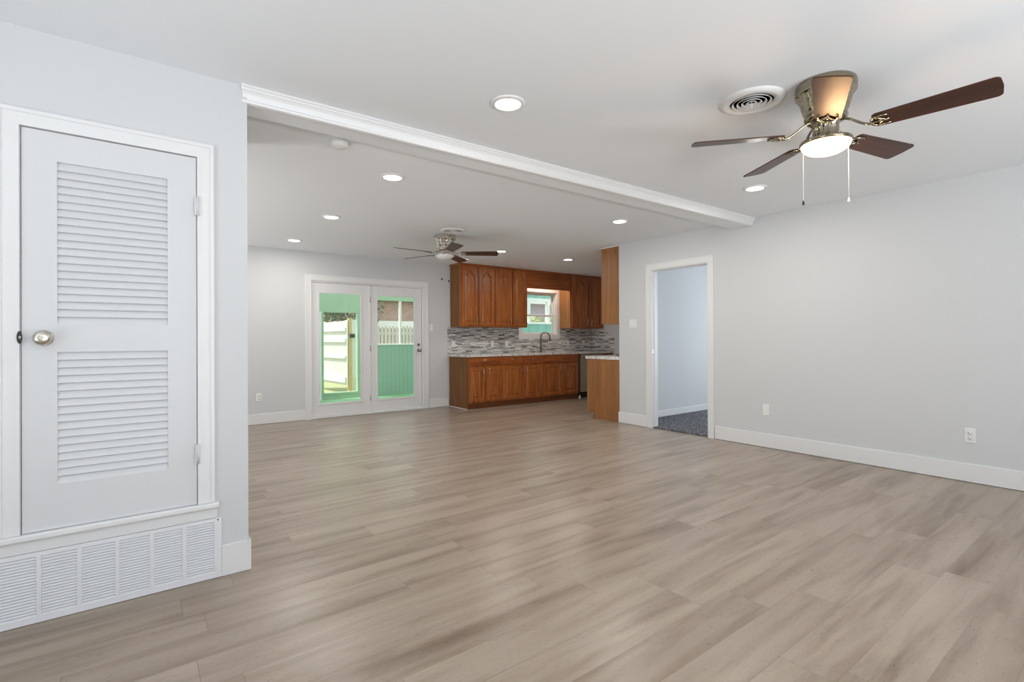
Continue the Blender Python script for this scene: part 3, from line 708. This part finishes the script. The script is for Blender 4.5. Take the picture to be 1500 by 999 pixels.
# ------------------------------------------------------------------ ceiling fixtures
def recessed_proto():
    o = empty('recessed_light', (0, 0, H))
    b = bmesh.new(); lathe(b, [(.068, -.0005), (.094, -.0005), (.095, -.003), (.088, -.008), (.072, -.011), (.068, -.006), (.068, -.0005)], 40); link('trim_ring', b, M_plate, o)
    b = bmesh.new(); lathe(b, [(0, -.002), (.0685, -.002), (.0685, -.007), (.05, -.010), (0, -.0115)], 40); link('lens', b, M_lens, o)
    light('lamp', 'AREA', LAMP_W, (0, 0, -.016), (0, 0, -1), (1, .95, .88), .13, parent=o)
    return o
P_rl = recessed_proto()
LIGHTS = [((1.607, 2.172), 'round recessed ceiling light in front of the crown moulding, left of the large fan'),
          ((4.218, 2.151), 'round recessed ceiling light below the large fan blades, closest to the right wall'),
          ((1.599, 3.698), 'recessed ceiling light behind the beam, right of the smoke detector'),
          ((1.602, 5.272), 'recessed ceiling light at the middle of the left row behind the beam'),
          ((1.590, 6.782), 'recessed ceiling light farthest back on the left, above the patio doors'),
          ((4.206, 3.640), 'recessed ceiling light behind the beam, in line with the doorway'),
          ((5.558, 5.897), 'recessed ceiling light over the kitchen beside the near end cabinet'),
          ((4.226, 5.900), 'recessed ceiling light half hidden behind a tip of the far fan')]
for i, ((x, y), lab) in enumerate(LIGHTS):
    o = P_rl if i == 0 else dup(P_rl)
    o.location = (x, y, H); tag(o, lab, 'ceiling light', 'recessed ceiling lights')
def vent(x, y, r, label):
    o = tag(empty('ceiling_vent', (x, y, H)), label, 'vent', 'round ceiling vents')
    ri = r*.66
    b = bmesh.new(); lathe(b, [(ri, -.002), (ri+.004, -.016), (r*.85, -.015), (r, -.003), (r, -.0005), (ri, -.0005)], 56); link('flange', b, M_plate, o)
    b = bmesh.new(); lathe(b, [(0, -.0008), (ri+.002, -.0008), (ri+.002, -.0022), (0, -.0022)], 48); link('duct_opening', b, M_void, o)
    for k in range(4):
        ro = ri*(.90-.215*k); z0 = -.005; z1 = -.014
        b = bmesh.new(); lathe(b, [(ro-.009, z0), (ro-.0075, z0), (ro+.001, z1), (ro-.001, z1-.001), (ro-.009, z0)], 48); link('cone_ring', b, M_plate, o)
    b = bmesh.new(); tube(b, [(0, 0, -.003), (0, 0, -.036)], .003); lathe(b, [(0, -.040), (.004, -.039), (.0045, -.037), (.004, -.035), (0, -.034)], 16); link('damper_knob', b, M_plate, o)
    return o
vent(2.659, 1.372, .166, 'round white ceiling vent with concentric rings beside the large near fan')
vent(2.960, 5.110, .146, 'round white ceiling vent in front of the far fan')
sd = tag(empty('smoke_detector', (1.040, 3.245, H)), 'small round white smoke detector on ceiling behind the beam', 'smoke detector')
b = bmesh.new(); lathe(b, [(0, -.0005), (.062, -.0005), (.062, -.010), (0, -.010)], 36); link('base', b, M_plate, sd)
b = bmesh.new(); lathe(b, [(0, -.010), (.055, -.010), (.057, -.014), (.055, -.028), (.045, -.037), (0, -.040)], 36); link('cover', b, M_plate, sd)

# ------------------------------------------------------------------ ceiling fans
def fan(x, y, a0, zb, Rb, label, bowl_mat, glow, M_fanmetal, lift=0):
    o = tag(empty('ceiling_fan', (x, y, H)), label, 'ceiling fan', 'ceiling fans')
    b = bmesh.new()
    lathe(b, [(0, -.0005), (.128, -.0005), (.134, -.006), (.137, -.022), (.132, -.040), (.136, -.046), (.134, -.056), (.122, -.062), (.124, -.070), (.116, -.076), (.117, -.084), (.112, -.090),
              (.106, -.115), (.097, -.145), (.088, -.160), (.096, -.168), (.096, -.180), (.086, -.192), (.075, -.198), (0, -.199)], 72,
          flute=lambda r, z, a: r*(1+.022*max(0, math.cos(10*a))*(1 if -.165 < z < -.088 else 0)))
    link('motor_housing', b, M_fanmetal, o)
    zbr = zb-H
    b = bmesh.new()
    lathe(b, [(0, -.197), (.062, -.197), (.062, -.205), (.054, -.209), (.054, zbr-.022+lift), (.060, zbr-.026+lift), (0, zbr-.026+lift)], 60, flute=lambda r, z, a: r*(1+.07*(1 if math.cos(10*a) > .1 else -.2)) if -.3 < z < -.208 else r)
    link('switch_housing', b, M_fanmetal, o)
    b = bmesh.new()
    z0 = zbr-.024+lift
    lathe(b, [(0, z0), (.060, z0), (.080, z0-.004), (.106, z0-.009), (.116, z0-.014), (.118, z0-.024), (.115, z0-.031), (.109, z0-.031), (.107, z0-.024), (0, z0-.02)], 56)
    link('light_fitter', b, M_fanmetal, o)
    b = bmesh.new(); z1 = z0-.030
    lathe(b, [(0, z1+.002)]+[(.110*math.cos(t*PI/24), z1-.052*math.sin(t*PI/24)) for t in range(0, 12)]+[(0, z1-.052)], 48)
    link('light_bowl', b, bowl_mat, o)
    if glow:
        l = light('bulb', 'POINT', glow, (0, 0, z1-.066), (0, 0, -1), (1, .58, .28), parent=o); l.data.shadow_soft_size = .06
    # blades, each with its iron
    L0, L1 = .20, Rb
    for k in range(5):
        a = a0-k*2*PI/5
        piv = Matrix.Translation((0, 0, zbr)) @ Matrix.Rotation(a, 4, 'Z')
        # outline in local x (radial) / y
        out = []
        wr, wt, rc = .055, .071, .022
        out += [(L0, -wr*.78), (L0+.012, -wr)]
        out += [(L1-rc, -wt)]+[(L1-rc+rc*math.sin(t*PI/12), -wt+rc-rc*math.cos(t*PI/12)) for t in range(1, 7)]
        out += [(L1-.0+.004, 0)]
        out += [(L1-rc+rc*math.cos(t*PI/12), wt-rc+rc*math.sin(t*PI/12)) for t in range(0, 6)]+[(L1-rc, wt)]
        out += [(L0+.012, wr), (L0, wr*.78)]
        b = bmesh.new(); prism(b, out, 'Z', -.003, .003)
        pitch = Matrix.Rotation(math.radians(-12), 4, 'X')
        bl = bpy.data.objects.new('blade', None)
        me_b = b
        bl = link('blade', me_b, M_blade, o)
        bl.matrix_local = piv @ pitch
        b = bmesh.new()
        zt_ = -.196-zbr; arm = []
        for i in range(15):
            t = i/14; st = t*t*(3-2*t); arm.append((.070+.132*t, 0, zt_+(-.012-zt_)*st-.004*math.sin(PI*t)))
        tube(b, arm, .0062, 10)
        for s in (-1, 1):
            tube(b, [(.192, 0, -.008), (.196, s*.022, -.007), (.212, s*.036, -.007), (.236, s*.040, -.0065), (.262, s*.036, -.006)], [.0055, .006, .006, .005, .003], 10)
            tube(b, [(.214, s*.034, -.007), (.226, s*.018, -.007), (.240, s*.006, -.007), (.252, 0, -.007)], [.005, .005, .004, .003], 10)
        tube(b, [(.195, 0, -.008), (.225, 0, -.007), (.262, 0, -.006)], [.006, .006, .003], 10)
        for q in ((.222, -.036), (.222, .036), (.252, 0)): tube(b, [(q[0], q[1], -.012), (q[0], q[1], -.003)], .005, 10)
        ir = link('blade_iron', b, M_fanmetal, bl); 
    # pull chains
    if glow:
        for ang, ln in ((math.radians(143.2), .285), (math.radians(-36.8), .270)):
            rr = .115; px_, py_ = rr*math.cos(ang), rr*math.sin(ang)
            b = bmesh.new(); zt = z0-.03; tube(b, [(px_*.98, py_*.98, zt+.006), (px_, py_, zt-.01), (px_, py_, zt-ln)], .0017, 8); c = link('pull_chain', b, M_plate, o)
            b = bmesh.new(); lathe(b, [(0, 0), (.004, .001), (.0055, .008), (.004, .018), (.002, .024), (0, .025)], 14, (px_, py_, zt-ln-.022)); link('chain_pull', b, M_dark if ang > 1 else M_plate, c)
    return o
fan(2.780, 1.056, math.radians(130.9), 2.186, .639, 'large near ceiling fan with dark walnut blades and a lit glass bowl', M_bowl, 7, M_fanmetal)
fan(3.020, 5.410, math.radians(181.4), 2.215, .656, 'far ceiling fan with dark blades and unlit bowl beyond the beam', M_bowloff, 0, M_nickel, .03)

# ------------------------------------------------------------------ covered porch and yard beyond the patio doors
YP = 10.25; ZP = -.05
S('floor_porch', box(-1, 12, Y2, YP+.1, ZP-.1, ZP), M_porchfloor)
b = bmesh.new()
for i in range(9):
    bx(b, -.8+i*1.5, -.72+i*1.5, Y2, YP+.1, 2.42, 2.56)
S('trim_8', b, M_green)
S('ceiling_porch', box(-1, 12, Y2, YP+.1, 2.56, 2.57), M_roofsheet)
# porch wall
b = bmesh.new(); bx(b, 3.80, 6.6, YP, YP+.09, ZP, 1.03); bx(b, 3.79, 6.6, YP-.012, YP-.001, ZP, .0); S('wall_porch_low', b, M_bead)
b = bmesh.new()
bx(b, 2.955, 3.640, YP, YP+.09, 1.715, 2.42); bx(b, 2.80, 2.955, YP, YP+.09, ZP, 2.42); bx(b, 3.640, 3.80, YP, YP+.09, ZP, 2.42); bx(b, 2.955, 3.64, YP, YP+.09, ZP, .082)
bx(b, 3.80, 6.6, YP, YP+.09, 2.005, 2.42); bx(b, -1, 2.80, YP, YP+.09, ZP, 2.42)
bx(b, 2.90, 3.70, YP-.012, YP, .04, .082); bx(b, 2.90, 3.70, YP-.012, YP, 1.715, 1.76)
bx(b, 6.6, 6.75, YP, YP+.09, ZP, 2.42)
S('wall_porch', b, M_green)
b = bmesh.new(); bx(b, 3.80, 6.6, YP-.02, YP+.10, 1.03, 1.065, bev=.004); bx(b, 4.585, 4.632, YP+.01, YP+.06, 1.065, 2.005); bx(b, 5.45, 5.50, YP+.01, YP+.06, 1.065, 2.005)
bx(b, 2.862, 2.892, YP-.06, YP-.015, ZP, 1.72); S('trim_6', b, M_white)  # narrow white strip paints the sunlit edge of the left porch post
b = bmesh.new(); bx(b, 6.75, 12, YP, YP+.09, ZP, 1.545); S('wall_porch_kitchen', b, M_teal)
b = bmesh.new(); bx(b, 6.75, 12, YP-.03, YP+.1, 1.545, 1.600, bev=.004); bx(b, 6.75, 12, YP, YP+.09, 2.16, 2.24)
for x in (8.20, 8.88, 9.9): bx(b, x, x+.09, YP+.001, YP+.085, 1.60, 2.16)
S('trim_7', b, M_white)
b = bmesh.new(); prism(b, [(YF+.2, 2.30), (YF+.2, 2.40), (YP-.01, 2.40), (YP-.01, 2.30)], 'X', 7.9, 7.96); bx(b, 6.75, 12, YP, YP+.09, 2.24, 2.42); S('wall_porch_header', b, M_teal)
# lawn
S('lawn', box(-20, 40, YP+.1, 60, -.35, -.12), M_grass)
# weathered fences
fn = tag(empty('wooden_fence', (8, 14.6, -.12)), 'weathered board fence standing in front of the brick house', 'fence')
b = bmesh.new(); x = 5.2
i = 0
while x < 16:
    h = 1.58+random.uniform(-.02, .02); prism(b, [(x, -.10), (x+.085, -.10), (x+.085, h-.03), (x+.065, h), (x+.02, h), (x, h-.03)], 'Y', 14.58, 14.60); x += .118; i += 1
wpart('picket_panel', b, M_fencew, fn)
b = bmesh.new()
for z in (.25, 1.3): bx(b, 5.2, 16, 14.60, 14.64, z, z+.09)
wpart('rail', b, M_fencew, fn)
def run(bm, p0, p1, z0, z1, th):
    a = Vector(p0); c = Vector(p1); d = (c-a).normalized(); n = Vector((-d.y, d.x))*th
    prism(bm, [tuple(a), tuple(c), tuple(c+n), tuple(a+n)], 'Z', z0, z1)
P0, P1 = (3.66, 13.6), (3.83, 11.52)
gf = tag(empty('timber_gate', (3.75, 12.5, -.12)), 'weathered board gate with pale cross rails, swung open behind the left patio door', 'gate')
d = Vector(P1)-Vector(P0); Ln = d.length; d.normalize(); s_ = 0
b = bmesh.new()
while s_ < Ln-.05:
    a = Vector(P0)+d*s_; c = a+d*.105; run(b, a, c, .10, 1.60+random.uniform(-.015, .015), .02); s_ += .113
wpart('board_panel', b, M_fence, gf)
nn = Vector((d.y, -d.x))*.002
for z, h in ((.16, .13), (.72, .07), (1.10, .09), (1.36, .075)):
    b = bmesh.new(); run(b, Vector(P0)+nn, Vector(P1)+nn, z, z+h, -.04); wpart('rail', b, M_white, gf)
gt = tag(empty('wooden_fence', (4.2, 11.6, -.12)), 'sunlit pale fence panel with a timber post right of the open gate', 'fence')
b = bmesh.new(); x = 3.985
while x < 4.55: bx(b, x, x+.135, 11.58, 11.60, -.08, 1.62+random.uniform(-.02, .02)); x += .142
wpart('board_panel', b, M_white, gt)
for z in (.25, 1.28): wpart('rail', box(3.96, 4.55, 11.54, 11.578, z, z+.07), M_white, gt)
wpart('post', box(3.875, 3.955, 11.50, 11.58, -.12, 1.66), M_post, gt)
wpart('latch', box(3.90, 4.02, 11.485, 11.499, 1.20, 1.29, bev=.01), M_slot, gt)
# houses
hs = tag(empty('brick_house', (9, 22, -.12)), 'tan brick house with a dark roof edge rising behind the fence', 'house')
wpart('wall', box(7.5, 13.2, 20, 26, -.2, 2.75), M_brick, hs)
wpart('eave', box(7.2, 13.4, 19.55, 26.4, 2.75, 2.90), M_roof, hs)
wpart('roof', prism(bmesh.new(), [(19.4, 2.9), (26.5, 2.9), (23, 4.9)], 'X', 7.1, 13.5), M_roof, hs)
wpart('low_wall', box(7.5, 13.2, 19.5, 19.9, -.2, 1.62), M_roof, hs); wpart('haze_band', box(7.5, 13.2, 19.4, 19.95, 1.62, 1.92), M_white, hs)  # white box paints the bright haze band; dark box backs the picket gaps
h2 = tag(empty('neighbour_house', (20, 20, -.12)), 'mauve house side glimpsed through the kitchen window', 'house')
wpart('wall', box(14.2, 30, 19, 26, -.2, 2.86), M_purple, h2)
wpart('gutter', box(14.0, 30, 18.6, 19.0, 2.86, 3.0), M_white, h2)
wpart('roof', prism(bmesh.new(), [(18.6, 3.0), (26.4, 3.0), (22.5, 4.9)], 'X', 13.8, 30.2), mat('pale_roof', (.62, .68, .70), .8, var=.05), h2)
def leaves(n, xr, yr, zr, sr, seed, ball=None):
    hd = bmesh.new(); rnd = random.Random(seed)
    while n:
        c = Vector((rnd.uniform(*xr), rnd.uniform(*yr), rnd.uniform(*zr)))
        if ball and sum(((c[i]-ball[0][i])/ball[1][i])**2 for i in range(3)) > 1: continue
        n -= 1
        s = rnd.uniform(*sr); a = Vector((rnd.uniform(-1, 1), rnd.uniform(-1, 1), rnd.uniform(-1, 1))).normalized(); e = a.orthogonal().normalized(); g_ = a.cross(e)
        vs = [hd.verts.new(c+e*s), hd.verts.new(c+g_*s*.6), hd.verts.new(c-e*s), hd.verts.new(c-g_*s*.6)]; hd.faces.new(vs)
    return hd
tag(link('hedge', leaves(4200, (11.8, 15.2), (15.2, 16.2), (-.1, 2.1), (.03, .065), 3), M_leaf), 'yellow-green leafy hedge outside the kitchen window', 'hedge')
tr = tag(empty('tree', (5.9, 18.2, -.12)), 'grey-green tree showing above the gate in the left patio door', 'tree')
wpart('crown', leaves(6000, (3.6, 7.4), (17, 19.4), (1.0, 4.4), (.04, .085), 5, ((5.6, 18.2, 2.7), (1.9, 1.2, 1.7))), mat('dull_leaf', (.20, .25, .17), .8, var=.3), tr)
wpart('trunk', tube(bmesh.new(), [(5.9, 18.2, -.15), (5.92, 18.2, 1.2), (5.85, 18.25, 2.6)], [.13, .10, .06]), M_roof, tr)
